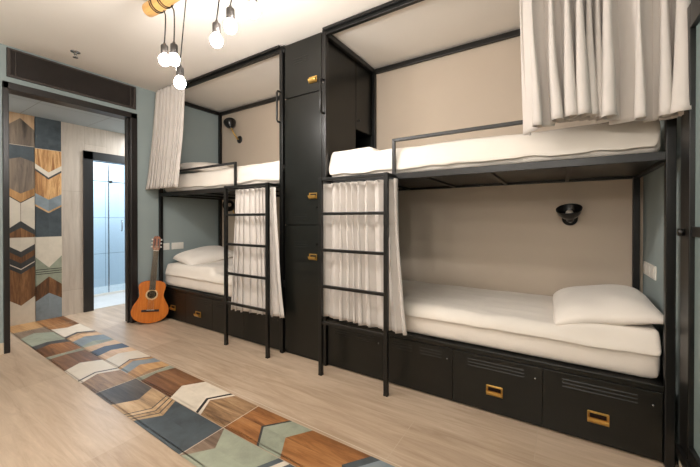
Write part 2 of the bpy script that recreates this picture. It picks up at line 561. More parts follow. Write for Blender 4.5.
mb, mi = chevrons(Bb, 1.150, 1.402, on_floor, JX)
struct(mb.build('floor_tile_strip', None, mats=tm, mi=mi))
WL = [(VZ, VZ), (2.16, 2.27, 'zpeach'), (1.972, 1.972, 'zgrey'), (1.80, 1.84, 'slate'), (1.51, 1.44, 'zgrey'), (1.43, 1.345, 'zlight'),
      (1.42, 1.335, 'line'), (1.04, 1.14, 'white'), (0.985, 1.065, 'dark'), (0.955, 0.955, 'zbrown'), (0.88, 0.80, 'white'), (0.82, 0.738, 'dark'),
      (0.755, 0.672, 'zbrown'), (0.69, 0.612, 'dark'), (0.678, 0.60, 'white'), (0.635, 0.555, 'dark'), (0.295, 0.205, 'zbrown'), (0.0, 0.0, 'white')]
WR = [(VZ, VZ), (1.962, 1.962, 'slate'), (1.79, 1.70, 'zmix'), (1.735, 1.642, 'white'), (1.712, 1.618, 'dark'), (1.455, 1.385, 'zmix'),
      (1.33, 1.25, 'blue'), (1.31, 1.23, 'tan'), (0.955, 0.955, 'slate'), (0.73, 0.60, 'white'), (0.585, 0.585, 'sage'), (0.577, 0.577, 'line'),
      (0.56, 0.56, 'sage'), (0.552, 0.552, 'line'), (0.535, 0.535, 'sage'), (0.527, 0.527, 'line'), (0.39, 0.495, 'sage'), (0.225, 0.305, 'zbrown'),
      (0.0, 0.0, 'blue')]
mb, mi = chevrons(WL, 0.985, 1.218, on_wall, (1.972, 0.955))
mb.add([on_wall(1.345, 1.099, 0.0004), on_wall(1.345, 1.104, 0.0004), on_wall(1.14, 1.104, 0.0004), on_wall(1.14, 1.099, 0.0004)], [(0, 1, 2, 3)])
mi.append(TKEYS.index('gbrown'))
struct(mb.build('wall_tile_strip', None, mats=tm, mi=mi))
mb, mi = chevrons(WR, 1.218, 1.456, on_wall, (1.962, 0.955))
struct(mb.build('wall_tile_strip', None, mats=tm, mi=mi))

# ------------------------------------------------------------------ brass cup pull used on drawers and locker doors
def pull(x, z, y, parent, s=1.0):
    """label-holder pull on a front facing -y; the surround and the cup under it"""
    m = MB()
    wd, ht = 0.032 * s, 0.022 * s
    m.box(x - wd, x + wd, y - 0.004, y + 0.001, z - ht, z + ht)
    m.box(x - wd, x + wd, y - 0.008, y - 0.003, z + ht - 0.006, z + ht)
    for q in (-1, 1):
        m.box(x + q * wd - 0.003, x + q * wd + 0.003, y - 0.010, y - 0.003, z - ht, z + ht)
    # curved cup: quarter-round lip, open on top
    n = 8
    out, inn = [], []
    for i in range(n + 1):
        t = PI / 2 * i / n
        out.append((y - 0.003 - 0.022 * s * math.sin(t), z - ht + 0.026 * s * (1 - math.cos(t))))
    for side in range(n):
        a, c = out[side], out[side + 1]
        m.add([(x - wd, a[0], a[1]), (x + wd, a[0], a[1]), (x + wd, c[0], c[1]), (x - wd, c[0], c[1])], [(0, 1, 2, 3)], True)
    for q in (-1, 1):
        m.add([(x + q * wd, yy, zz) for yy, zz in out] + [(x + q * wd, y - 0.003, z + 0.004 * s)], [tuple(range(n + 2))])
    h = m.build('handle', M['brass'], parent, bevel=0.001, segs=1)
    MB().box(x - wd * 0.82, x + wd * 0.82, y - 0.0048, y - 0.0035, z - ht * 0.1, z + ht * 0.66).build('card_slot', M['guitar_dark'], h)
    return h

def louvers(m, x, z, y, wd, n, gap=0.019):
    """pressed louver ribs on a front facing -y"""
    for k in range(n):
        zz = z + (k - (n - 1) / 2) * gap
        m.add([(x - wd, y, zz + 0.0035), (x + wd, y, zz + 0.0035), (x + wd, y, zz - 0.0035), (x - wd, y, zz - 0.0035),
               (x - wd + 0.006, y - 0.0025, zz - 0.003), (x + wd - 0.006, y - 0.0025, zz - 0.003)],
              [(0, 1, 5, 4), (4, 5, 2, 3), (0, 4, 3), (1, 2, 5)])

# ------------------------------------------------------------------ bunk bed
def bunk(label, x0, x1, lx0, lx1, g0, g1, pulls):
    yb = YB - 0.006
    root = thing('bunk_bed', ((x0 + x1) / 2, (YF + yb) / 2, 0), label, 'bunk bed', 'black steel bunk beds')
    p = 0.036
    zt, zd = 2.645, 1.472
    yf0 = YF - 0.018
    for x in (x0, x1 - p):
        for y in (yf0, yb - p):
            MB().box(x, x + p, y, y + p, 0, zt).build('post', M['black'], root, 0.003)
    # canopy rails
    t = MB()
    t.box(x0 + p, x1 - p, yf0 + 0.002, yf0 + p - 0.002, zt - 0.042, zt)
    t.box(x0 + p, x1 - p, yb - p + 0.002, yb - 0.002, zt - 0.042, zt)
    for x in (x0 + 0.002, x1 - p + 0.002):
        t.box(x, x + p - 0.004, yf0 + p, yb - p, zt - 0.042, zt)
    t.build('canopy_frame', M['black'], root, 0.003)
    tr = MB().box(x0 + 0.02, x1 - 0.02, yf0 - 0.022, yf0 - 0.006, zt - 0.016, zt + 0.004)
    tr.build('curtain_track', M['black'], root, 0.002)
    # upper deck
    dk = MB()
    dk.box(x0 + p, x1 - p, yf0, yf0 + 0.03, zd - 0.042, zd)
    dk.box(x0 + p, x1 - p, yb - 0.03, yb, zd - 0.042, zd)
    for x in (x0, x1 - 0.03):
        dk.box(x, x + 0.03, yf0 + p, yb - p, zd - 0.042, zd)
    dk.build('deck_frame', M['black'], root, 0.003)
    pn = MB().box(x0 + 0.03, x1 - 0.03, yf0 + 0.03, yb - 0.03, zd - 0.026, zd - 0.006)
    n = 5
    for k in range(1, n):
        xx = x0 + (x1 - x0) * k / n
        pn.box(xx - 0.012, xx + 0.012, yf0 + 0.03, yb - 0.03, zd - 0.040, zd - 0.024)
    pn.build('deck_panel', M['black'], root, 0.002)
    # guard rail with returns
    zg, w = 1.703, 0.022
    g = MB()
    yg = yf0 + 0.018
    g.bar((g0, yg, zg), (g1, yg, zg), w)
    for x in (g0, g1):
        if x0 + 0.05 < x < x1 - 0.05:
            g.bar((x, yg, zd - 0.002), (x, yg, zg + w / 2), w)
    g.build('guard_rail', M['black'], root, 0.003)
    # ladder standing off the front, rungs and returns to the deck
    yl, wl, zl = 1.94, 0.028, 1.463
    ld = bpy.data.objects.new('ladder', None)
    ld.location = Vector(((lx0 + lx1) / 2, yl, 0)) - world_loc(root)
    COL.objects.link(ld)
    ld.parent = root
    for x in (lx0, lx1):
        s = MB().box(x - wl / 2, x + wl / 2, yl - wl / 2, yl + wl / 2, 0, zl)
        s.box(x - wl / 2 - 0.001, x + wl / 2 + 0.001, yl - wl / 2 - 0.001, yl + wl / 2 + 0.001, 0, 0.012)
        s.box(x - wl / 2 + 0.002, x + wl / 2 - 0.002, yl + wl / 2, yf0, zl - 0.026, zl - 0.002)
        s.build('side_rail', M['black'], ld, 0.002)
    for z in (1.450, 1.197, 0.930, 0.662, 0.392):
        MB().box(lx0 + wl / 2, lx1 - wl / 2, yl - 0.011, yl + 0.011, z - 0.011, z + 0.011).build('rung', M['black'], ld, 0.003)
    # grab handle on the post above the ladder
    gx = x1 - p / 2 if lx0 - x0 > x1 - lx1 else x0 + p / 2
    MB().tube([(gx, yf0 + 0.002, 2.25), (gx, yf0 - 0.035, 2.25), (gx, yf0 - 0.045, 2.235), (gx, yf0 - 0.045, 2.005), (gx, yf0 - 0.035, 1.99), (gx, yf0 + 0.002, 1.99)], 0.009, 10).build('grab_handle', M['black'], root)
    # storage base with four drawers
    zb = 0.371
    bs = MB()
    bs.box(x0 + 0.002, x1 - 0.002, YF + 0.022, yb - 0.002, 0.0, zb - 0.03)
    bs.box(x0 + p, x1 - p, YF - 0.004, yb - p, zb - 0.03, zb)
    bs.build('base', M['locker'], root, 0.003)
    n = 4
    wd = (x1 - x0 - 2 * p - 0.004) / n
    for k in range(n):
        a = x0 + p + 0.002 + k * wd
        m = MB().box(a + 0.0008, a + wd - 0.0008, YF + 0.002, YF + 0.024, 0.012, zb - 0.036)
        xc = a + wd / 2
        if pulls[k]:
            louvers(m, xc, 0.282, YF + 0.002, 0.155, 3)
        else:
            louvers(m, xc - 0.10, 0.285, YF + 0.002, 0.075, 3)
            louvers(m, xc + 0.10, 0.285, YF + 0.002, 0.075, 3)
        dr = m.build('drawer', M['locker'], root, 0.002)
        if pulls[k]:
            pull(xc, 0.142, YF + 0.002, dr, 1.32)
        MB().lathe([(0, 0), (0.005, 0), (0.004, 0.004), (0, 0.004)], (a + wd - 0.035, YF + 0.002, 0.27), (0, -1, 0), 10).build('lock', M['chrome'], dr)
    return root

LX0, LX1 = XW + 0.014, -2.012
RX0, RX1 = -1.584, 0.450
bunk('black steel bunk bed beside the guitar against the far teal wall', LX0, LX1, -2.593, -2.052, LX0 + 0.036, -2.65, (1, 1, 0, 0))
bunk('black steel bunk bed with wide drawers nearest the camera right of the lockers', RX0, RX1, -1.494, -0.957, -0.972, RX1 - 0.036, (0, 0, 1, 1))

# ------------------------------------------------------------------ locker tower between the beds
KX0, KX1 = -2.008, -1.590
lk = thing('locker', ((KX0 + KX1) / 2, 2.5, 0), 'tall black metal locker tower with three brass handled doors between the bunks', 'locker')
c = MB()
yb = YB - 0.006
yc = 2.59
c.box(KX0, KX1, YF + 0.02, yc, 0.0, 2.655)
c.box(KX0, KX1 - 0.0, yc, yb, 0.0, 1.74)
c.box(KX0, KX1 - 0.30, yc, yb, 1.74, 2.655)
c.box(KX1 - 0.30, KX1, yc, yb, 1.99, 2.01)
c.box(KX1 - 0.30, KX1 - 0.014, yc, yb, 2.01, 2.655)
c.box(KX1 - 0.30, KX1, yb - 0.02, yb, 1.74, 2.655)
c.build('body', M['locker'], lk, 0.003)
cd = MB().box(KX1 - 0.012, KX1 + 0.003, yc + 0.004, yb - 0.024, 1.994, 2.64).build('cubby_door', M['locker'], lk, 0.002)
MB().lathe([(0, 0), (0.006, 0), (0.006, 0.012), (0.012, 0.016), (0.012, 0.022), (0, 0.024)], (KX1 + 0.003, yc + 0.04, 2.075), (1, 0, 0), 14).build('knob', M['black'], cd)
for (za, zb, zl, zh, zk) in ((2.190, 2.645, 2.482, 2.285, None), (1.112, 2.182, 1.180, 1.346, 1.252), (0.035, 1.104, 0.950, 0.851, 0.955)):
    m = MB().box(KX0 + 0.012, KX1 - 0.012, YF - 0.002, YF + 0.022, za, zb)
    louvers(m, (KX0 + KX1) / 2 - 0.02, zl, YF - 0.002, 0.075, 3, 0.020)
    dr = m.build('door', M['locker'], lk, 0.003)
    pull(-1.683, zh, YF - 0.002, dr, 1.15)
    if zk:
        MB().lathe([(0, 0), (0.009, 0), (0.009, 0.004), (0.004, 0.006), (0, 0.006)], (-1.648, YF - 0.002, zk), (0, -1, 0), 12).build('keyhole', M['dark_hole'], dr)
for z in (2.62, 1.6, 0.6):
    MB().tube([(KX0 + 0.004, YF - 0.004, z - 0.03), (KX0 + 0.004, YF - 0.004, z + 0.03)], 0.006, 8).build('hinge', M['black'], lk)

# ------------------------------------------------------------------ soft bodies
def soft_box(x0, x1, y0, y1, z0, z1, r, step, disp=0.0, seed=0.0, freq=6.0, fn=None):
    """box with rounded edges on a dense grid, gently uneven"""
    mb = MB()
    idx = {}
    C = Vector(((x0 + x1) / 2, (y0 + y1) / 2, (z0 + z1) / 2))
    H = Vector(((x1 - x0) / 2, (y1 - y0) / 2, (z1 - z0) / 2))
    nx, ny, nz = (max(3, int(round(2 * h / step))) for h in H)
    def div(n, h, rr):
        # finer near the ends
        out = []
        for i in range(n + 1):
            t = -1 + 2 * i / n
            out.append(h * (math.sin(t * PI / 2) * 0.45 + t * 0.55))
        return out
    X, Y, Z = div(nx, H.x, r), div(ny, H.y, r), div(max(nz, 6), H.z, r)
    nz = len(Z) - 1
    I = H - Vector((r, r, r))
    def vert(i, j, k):
        key = (i, j, k)
        if key in idx:
            return idx[key]
        p = Vector((X[i], Y[j], Z[k]))
        q = Vector((max(-I.x, min(I.x, p.x)), max(-I.y, min(I.y, p.y)), max(-I.z, min(I.z, p.z))))
        d = p - q
        nrm = d.normalized() if d.length > 1e-9 else Vector((0, 0, 1))
        p = q + nrm * min(r, r) if d.length > 1e-9 else p
        if disp:
            w = noise.noise(Vector((p.x * freq * 0.6, p.y * freq, p.z * freq * 2 + seed))) + 0.5 * noise.noise(Vector((p.x * freq * 1.7, p.y * freq * 2.6, p.z * freq + seed + 9)))
            k2 = 1.0 if p.z > -H.z * 0.9 else 0.1
            p = p + nrm * (disp * w * k2)
        p = p + C
        if fn:
            p = Vector(fn(p))
        idx[key] = len(mb.v)
        mb.v.append(p)
        return idx[key]
    def quad(a, b, c_, d_):
        mb.f.append((a, b, c_, d_))
        mb.s.append(True)
    for i in range(nx):
        for j in range(ny):
            quad(vert(i, j, nz), vert(i + 1, j, nz), vert(i + 1, j + 1, nz), vert(i, j + 1, nz))
            quad(vert(i, j, 0), vert(i, j + 1, 0), vert(i + 1, j + 1, 0), vert(i + 1, j, 0))
    for i in range(nx):
        for k in range(nz):
            quad(vert(i, 0, k), vert(i + 1, 0, k), vert(i + 1, 0, k + 1), vert(i, 0, k + 1))
            quad(vert(i, ny, k), vert(i, ny, k + 1), vert(i + 1, ny, k + 1), vert(i + 1, ny, k))
    for j in range(ny):
        for k in range(nz):
            quad(vert(0, j, k), vert(0, j, k + 1), vert(0, j + 1, k + 1), vert(0, j + 1, k))
            quad(vert(nx, j, k), vert(nx, j + 1, k), vert(nx, j + 1, k + 1), vert(nx, j, k + 1))
    return mb

def mattress(x0, x1, z0, z1, label, seed):
    y0, y1 = YF + 0.028, YB - 0.05
    def fn(p):
        # gathered corners of the fitted sheet at the ends of the front face
        e = min(p.x - x0, x1 - p.x)
        if p.y < y0 + 0.08 and e < 0.30:
            k = (1 - e / 0.30) * 0.004
            p.y += k * math.sin(p.x * 420 + seed)
        return p
    m = soft_box(x0, x1, y0, y1, z0, z1, 0.04, 0.03, 0.003, seed, 7.0, fn)
    o = m.build('mattress', M['sheet'])
    return tag(o, label, 'mattress', 'mattresses on the bunks')

ZL, ZU = 0.372, 1.473
mattress(-1.545, 0.412, ZL, 0.535, 'white sheeted mattress on the lower bunk at right, over brass handled drawers', 1.3)
mattress(-1.545, 0.412, ZU, 1.605, 'white sheeted mattress on the upper bunk at right, above the bowl lamp', 4.1)
mattress(-3.985, -2.055, ZL, 0.535, 'white sheeted mattress on the lower bunk beside the guitar', 7.9)
mattress(-3.985, -2.055, ZU, 1.625, 'white sheeted mattress on the upper bunk by the far teal wall', 11.2)

def duvet(x0, x1, z0, th, label, seed, over=0.018, fold=None, back=0.0, wav=0.006, drop=0.03):
    """a flat comforter over the mattress; fold=(xa, xb, extra) thickens a stretch of it"""
    y0, y1 = YF + 0.028 - over, YB - 0.035
    def fn(p):
        # slight drape of the front edge
        q = (p.y - y0) / 0.06
        if q < 1:
            p.z -= drop * (1 - q) ** 2
        top = (p.z - z0) / th
        if fold:
            xa, xb, ex = fold
            s = max(0.0, min(1.0, (p.x - xa) / 0.08)) * max(0.0, min(1.0, (xb - p.x) / 0.05))
            s = s * s * (3 - 2 * s)
            if top > 0.3:
                p.z += ex * s * min(1.0, (top - 0.3) / 0.5)
        if top > 0.3:
            p.z += back * max(0.0, (p.y - (y0 + 0.15)) / (y1 - y0)) * 1.0
            p.z += 0.006 * noise.noise(Vector((p.x * 2.2 + seed, p.y * 17 + p.x * 2.0, 5.0)))
            p.z += wav * noise.noise(Vector((p.x * 3.1 + seed, p.y * 4.3, 0))) + 0.4 * wav * noise.noise(Vector((p.x * 11 + p.y * 6 + seed, p.y * 5 - p.x * 3, 2.0)))
        return p
    m = soft_box(x0, x1, y0, y1, z0, z0 + th, th * 0.48, 0.022, 0.004, seed, 6.0, fn)
    o = m.build('duvet', M['duvet'])
    return tag(o, label, 'duvet', 'white duvets on the bunks')

duvet(-1.55, 0.412, 0.533, 0.040, 'white duvet spread flat on the lower bunk at right, puffed up under the pillow', 21.0, 0.020, (-0.02, 0.45, 0.040), 0.012, 0.006, 0.05)
duvet(-1.555, 0.405, 1.600, 0.060, 'white duvet spread on the upper bunk at right, behind the bowed curtain', 33.0, 0.014, (-1.7, -1.15, 0.04), 0.03, 0.008, 0.122)
duvet(-3.96, -2.06, 0.530, 0.060, 'rumpled white duvet on the lower bunk beside the guitar', 45.0, 0.014, (-4.1, -3.05, 0.05), 0.05, 0.016, 0.05)
duvet(-3.97, -2.06, 1.618, 0.065, 'white duvet on the upper bunk by the far teal wall, behind its guard rail', 57.0, 0.012, None, 0.15, 0.012, 0.138)

def pillow(w, d_, h, loc, rot, label, seed):
    """soft cushion with pinched corners; w along x, d along y"""
    mb = MB()
    n, m_ = 36, 26
    top, bot = [], []
    for s in (1, -1):
        g = []
        for j in range(m_ + 1):
            row = []
            for i in range(n + 1):
                u, v = -1 + 2 * i / n, -1 + 2 * j / m_
                u2 = math.sin(u * PI / 2) * 0.35 + u * 0.65
                v2 = math.sin(v * PI / 2) * 0.35 + v * 0.65
                # edges bow inward between the corners
                px = u2 * w / 2 * (1 - 0.035 * (1 - v2 * v2) * abs(u2) ** 3 - 0.05 * (u2 * v2) ** 6)
                py = v2 * d_ / 2 * (1 - 0.045 * (1 - u2 * u2) * abs(v2) ** 3 - 0.05 * (u2 * v2) ** 6)
                t = max(0.0, (1 - abs(u2) ** 2.8)) ** 0.46 * max(0.0, (1 - abs(v2) ** 2.8)) ** 0.46
                z = s * h / 2 * t
                if s < 0:
                    z *= 0.55
                if 0 < t:
                    z += 0.011 * t * noise.noise(Vector((px * 7 + seed, py * 7, s)))
                    z += 0.006 * (1 - t) * t * 4 * math.sin((px * 24 + py * 17) + seed) * 0.5
                z -= 0.012 * (u2 ** 4 + v2 ** 4)
                row.append((px, py, z))
            g.append(row)
        base = len(mb.v)
        vs = [Vector(q) for row in g for q in row]
        fs = []
        W = n + 1
        for j in range(m_):
            for i in range(n):
                q = (j * W + i, j * W + i + 1, (j + 1) * W + i + 1, (j + 1) * W + i)
                fs.append(q if s > 0 else tuple(reversed(q)))
        mb.add(vs, fs, True)
    o = mb.build('pillow', M['pillow'])
    bm = bmesh.new()
    bm.from_mesh(o.data)
    bmesh.ops.remove_doubles(bm, verts=bm.verts, dist=1e-5)
    bmesh.ops.recalc_face_normals(bm, faces=bm.faces)
    bm.to_mesh(o.data)
    bm.free()
    o.location = loc
    o.rotation_euler = rot
    return tag(o, label, 'pillow', 'white pillows on the bunks')

pillow(0.49, 0.66, 0.15, (0.198, 2.45, 0.652), (math.radians(3), math.radians(-10), math.radians(1)), 'plump white pillow on the lower bunk at right, near the three gang socket', 2.0)
pillow(0.46, 0.62, 0.17, (-3.70, 2.47, 0.712), (math.radians(8), math.radians(9), math.radians(-4)), 'crumpled white pillow on the lower bunk beside the guitar', 5.0)
pillow(0.46, 0.62, 0.15, (-3.74, 2.50, 1.79), (math.radians(4), math.radians(5), 0), 'white pillow on the upper bunk by the far wall, half behind the drawn curtain', 8.0)

# ------------------------------------------------------------------ curtains
def curtain(label, top, bot, y, nf, at, ab, seed, mid=0.0, ybot=0.0, header=0.05, ph=0.0, xmax=None, wid=None):
    """top/bot: (x0, x1, z or z-function of s); nf folds; at/ab fold depth at top and bottom"""
    n, m_ = nf * 18, 34
    mb = MB()
    rnd = random.Random(seed)
    amp = [0.65 + 0.7 * rnd.random() for _ in range(nf + 2)]
    wid = wid or [0.6 + 0.9 * rnd.random() for _ in range(nf)]
    tot = sum(wid)
    cum = [0]
    for q in wid:
        cum.append(cum[-1] + q / tot)
    vs = []
    for j in range(m_ + 1):
        v = j / m_
        for i in range(n + 1):
            s = i / n
            # unequal folds
            k = 0
            while k < nf - 1 and s > cum[k + 1]:
                k += 1
            loc = (s - cum[k]) / (cum[k + 1] - cum[k])
            th = 2 * PI * (k + loc) + ph
            a_loc = amp[k] * (1 - loc) + amp[k + 1] * loc
            thw = th + 0.55 * v * math.sin(3.0 * s * PI + seed)
            a = (at * (1 - v) + ab * v) * (1 if v < 0.15 else a_loc * min(1, (v - 0.15) / 0.3) + (1 - min(1, (v - 0.15) / 0.3)))
            yo = a * (math.sin(thw) + 0.28 * math.sin(2 * thw + 0.7 * seed)) - a * 0.3
            xs = 0.62 * a * math.sin(2 * thw)
            zt = top[2](s) if callable(top[2]) else top[2]
            zb = bot[2](s) if callable(bot[2]) else bot[2]
            z = zt + (zb - zt) * v
            xa = top[0] + (bot[0] - top[0]) * v - mid * math.sin(v * PI)
            xb = top[1] + (bot[1] - top[1]) * v + mid * math.sin(v * PI)
            x = xa + (xb - xa) * s + xs * (0.4 + 0.6 * v)
            x += 0.006 * v * noise.noise(Vector((s * 6, v * 3, seed)))
            yy = y + yo + ybot * v * v + 0.012 * v * noise.noise(Vector((s * 4, v * 2.5, seed + 5)))
            if v < header:                      # gathered heading tape
                yy += 0.006 * math.sin(s * nf * 2 * PI * 2.5) * (1 - v / header)
            if xmax is not None:
                x = min(x, xmax)
            vs.append((x, yy, z))
    fs = []
    W = n + 1
    for j in range(m_):
        for i in range(n):
            fs.append((j * W + i, j * W + i + 1, (j + 1) * W + i + 1, (j + 1) * W + i))
    mb.add(vs, fs, True)
    o = mb.build('curtain', M['curtain'])
    so = o.modifiers.new('cloth', 'SOLIDIFY')
    so.thickness = 0.003
    so.offset = 0
    return tag(o, label, 'curtain', 'off white bunk curtains')

curtain('wide off white curtain bunched at the end of the upper bunk at right', (-0.200, 0.440, 2.60), (-0.165, 0.445, lambda s: 1.600 + 0.05 * math.sin(min(1, s * 1.4) * PI)),
        1.998, 10, 0.036, 0.058, 3, 0.012, -0.02, 0.05, 0.5, 0.460, [1.5, 1.1, 1.0, 0.6, 0.5, 0.5, 0.6, 1.9, 1.0, 0.8])
curtain('narrow white curtain drawn to the far end of the upper bunk by the doorway', (-3.925, -3.345, 2.625), (-3.985, -3.420, 1.500), 2.008, 8, 0.024, 0.036, 5, 0.012, -0.06)
curtain('off white curtain behind the ladder on the lower bunk at right', (-1.535, -0.905, 1.425), (-1.560, -0.835, lambda s: 0.420 - 0.015 * s), 2.018, 10, 0.028, 0.028, 8, -0.012)
curtain('off white curtain behind the ladder of the lower bunk beside the guitar', (-2.535, -2.03, 1.430), (-2.615, -1.930, lambda s: 0.315 + 0.02 * s), 2.016, 9, 0.028, 0.028, 13, -0.01)

# ------------------------------------------------------------------ wall reading lamps
def reading_lamp(base, head, axis, label, bulb=False):
    """wall disc, brass knuckle arm and a black bowl shade opening along axis"""
    base, head, axis = Vector(base), Vector(head), Vector(axis).normalized()
    root = thing('reading_lamp', base, label, 'lamp', 'black wall reading lamps')
    MB().lathe([(0, 0.0), (0.048, 0.0), (0.050, 0.006), (0.046, 0.016), (0.02, 0.022), (0, 0.022)], base, (0, -1, 0), 26).build('wall_plate', M['lamp_black'], root)
    back = head - axis * 0.075
    a = base + Vector((0, -0.02, 0))
    MB().tube([a, a + Vector((0, -0.025, 0)), a.lerp(back, 0.5) + Vector((0, -0.02, 0)), back], 0.009, 12).build('arm', M['brass'], root)
    sh = MB().lathe([(0.0, -0.078), (0.022, -0.078), (0.026, -0.06), (0.045, -0.046), (0.067, -0.02), (0.078, 0.012), (0.080, 0.02),
                     (0.077, 0.020), (0.074, 0.010), (0.063, -0.018), (0.042, -0.040), (0.0, -0.046)], head, axis, 30)
    s = sh.build('shade', M['lamp_black'], root)
    MB().lathe([(0, 0.008), (0.012, 0.006), (0.021, -0.004), (0.024, -0.018), (0.019, -0.034), (0.013, -0.044)], head, axis, 20).build('bulb', M['bulb_off'], s)
    MB().tube([back - axis * 0.003, back - axis * 0.016], 0.011, 12).build('switch', M['chrome'], s)
    return root

yw = YB - 0.001
reading_lamp((-3.61, yw, 2.225), (-3.690, 2.825, 2.430), (-0.55, 0.25, 0.80), 'black wall lamp with brass arm above the upper bunk by the far wall', True)
reading_lamp((-3.665, yw, 1.225), (-3.665, 2.79, 1.345), (0.5, -0.8, -0.35), 'black wall lamp over the lower bunk beside the guitar, seen through the ladder', True)
reading_lamp((0.062, yw, 1.160), (0.055, 2.80, 1.215), (-0.10, -0.45, 0.88), 'black bowl wall lamp turned upward over the lower bunk at right', True)

# ------------------------------------------------------------------ wall sockets
def sockets(label, x, y0, z, gangs, side, g=0.082):
    root = thing('wall_socket', (x, y0, z), label, 'socket', 'white wall sockets')
    sgn = 1 if side == 'left' else -1
    t = 0.009
    wd = g * gangs
    MB().box(min(x, x + sgn * t), max(x, x + sgn * t), y0, y0 + wd, z - 0.041, z + 0.041).build('cover_plate', M['plate'], root, 0.004)
    for k in range(gangs):
        c = y0 + g * (k + 0.5)
        MB().box(min(x + sgn * t, x + sgn * (t + 0.002)), max(x + sgn * t, x + sgn * (t + 0.002)), c - 0.027, c + 0.027, z - 0.027, z + 0.027).build('insert', M['plate'], root, 0.001)
    return root
sockets('single white wall switch beside the lower bunk post behind the guitar neck', XW, 2.128, 0.828, 1, 'left', 0.078)
sockets('double white wall socket above the pillow on the lower bunk beside the guitar', XW, 2.232, 0.828, 2, 'left', 0.076)
sockets('three gang white socket on the teal wall above the plump pillow', XR, 2.545, 0.842, 3, 'right', 0.104)

# ------------------------------------------------------------------ air vent above the doorway
va = thing('air_vent', (XW, 1.318, 2.395), 'long dark slatted air vent above the black framed doorway', 'vent')
ya, yz, za, zz = 0.805, 1.828, 2.392, 2.640
f = MB()
x0, x1 = XW, XW + 0.022
f.box(x0, x1, ya, yz, za, za + 0.018).box(x0, x1, ya, yz, zz - 0.018, zz)
f.box(x0, x1, ya, ya + 0.022, za + 0.018, zz - 0.018).box(x0, x1, yz - 0.022, yz, za + 0.018, zz - 0.018)
f.box(x0, x1 - 0.006, ya + 0.05, ya + 0.058, za + 0.018, zz - 0.018)
f.box(x0, x1 - 0.006, yz - 0.058, yz - 0.05, za + 0.018, zz - 0.018)
f.build('frame', M['grille'], va, 0.002)
g = MB().box(x0, x0 + 0.004, ya + 0.02, yz - 0.02, za + 0.016, zz - 0.016)
k = 22
for i in range(k):
    zc = za + 0.022 + (zz - za - 0.044) * (i + 0.5) / k
    g.add([(x0 + 0.004, ya + 0.02, zc + 0.004), (x0 + 0.014, ya + 0.02, zc), (x0 + 0.004, ya + 0.02, zc - 0.001),
           (x0 + 0.004, yz - 0.02, zc + 0.004), (x0 + 0.014, yz - 0.02, zc), (x0 + 0.004, yz - 0.02, zc - 0.001)],
          [(0, 3, 4, 1), (1, 4, 5, 2), (0, 1, 2), (3, 5, 4)])
g.build('grille', M['grille'], va)

# ------------------------------------------------------------------ ceiling sprinkler
sp = thing('sprinkler', (-3.67, 1.17, ZC), 'small chrome fire sprinkler on the white ceiling near the air vent', 'sprinkler')
MB().lathe([(0, 0), (0.036, 0), (0.036, -0.005), (0.018, -0.010), (0.012, -0.012), (0.012, -0.026), (0, -0.026)], (-3.67, 1.17, ZC), (0, 0, 1), 20).build('escutcheon', M['chrome'], sp)
dd = MB()
for sx in (-1, 1):
    dd.tube([(-3.67 + sx * 0.010, 1.17, ZC - 0.024), (-3.67 + sx * 0.014, 1.17, ZC - 0.038), (-3.67 + sx * 0.003, 1.17, ZC - 0.05)], 0.0025, 6)
dd.lathe([(0, 0), (0.02, 0), (0.02, -0.002), (0, -0.002)], (-3.67, 1.17, ZC - 0.05), (0, 0, 1), 14)
dd.build('deflector', M['chrome'], sp)

# ------------------------------------------------------------------ timber pendant with bare bulbs
PY, PZ = 1.14, 2.555
pl = thing('pendant_lamp', (-1.6, PY, PZ), 'timber bar pendant lamp with bare glowing bulbs hanging from the ceiling', 'lamp')
bm_ = MB()
rr = 0.042
pts = []
for i in range(26):
    x = -2.335 + 1.585 * i / 25
    pts.append((x, PY + 0.004 * math.sin(i * 0.9), PZ + 0.004 * math.cos(i * 0.7)))
bm_.tube(pts, [rr * (1 + 0.04 * math.sin(i * 1.3)) for i in range(26)], 18)
bm_.build('beam', M['beam'], pl, 0.004)
for x in (-2.0, -0.95):
    MB().tube([(x, PY, PZ + rr - 0.004), (x, PY, ZC)], 0.006, 8).build('hanger', M['cord'], pl)
BULBS = [(-2.097, 1.12, 2.165, -2.21), (-1.989, 1.12, 2.140, -2.12), (-1.925, 1.12, 1.985, -1.95), (-1.574, 1.12, 2.135, -1.60),
         (-1.457, 1.12, 2.175, -1.44), (-1.284, 1.12, 2.200, -1.29), (-1.07, 1.12, 2.27, -1.07)]
for (x, y, z, xt) in BULBS:
    # wraps of cord round the beam, then the drop
    w_ = []
    for i in range(33):
        t = 2 * PI * i / 16
        w_.append((xt - 0.03 + 0.0012 * i, PY + (rr + 0.005) * math.cos(t), PZ + (rr + 0.005) * math.sin(t)))
    zt = z + 0.034 + 0.055 + 0.012
    drop = [(xt + 0.028 + (x - xt - 0.028) * (k / 5) ** 0.5, PY + 0.02 - 0.04 * k / 5 * 0 + (y - PY - 0.02) * k / 5, PZ - rr + 0.01 + (zt - PZ + rr - 0.01) * k / 5) for k in range(6)]
    cdm = MB().tube(w_, 0.003, 6).tube(drop, 0.0038, 6)
    cdm.build('cord', M['cord'], pl)
    s = MB().lathe([(0, 0.068), (0.006, 0.066), (0.009, 0.056), (0.019, 0.048), (0.021, 0.044), (0.021, -0.006), (0.018, -0.010), (0, -0.010)], (x, y, z + 0.034), (0, 0, 1), 20).build('socket', M['socket'], pl)
    MB().lathe([(0.013, 0.036), (0.016, 0.026), (0.026, 0.012), (0.032, -0.004), (0.032, -0.014), (0.028, -0.028), (0.018, -0.040), (0.0, -0.045)], (x, y, z), (0, 0, 1), 18).build('bulb', M['bulb'], s)

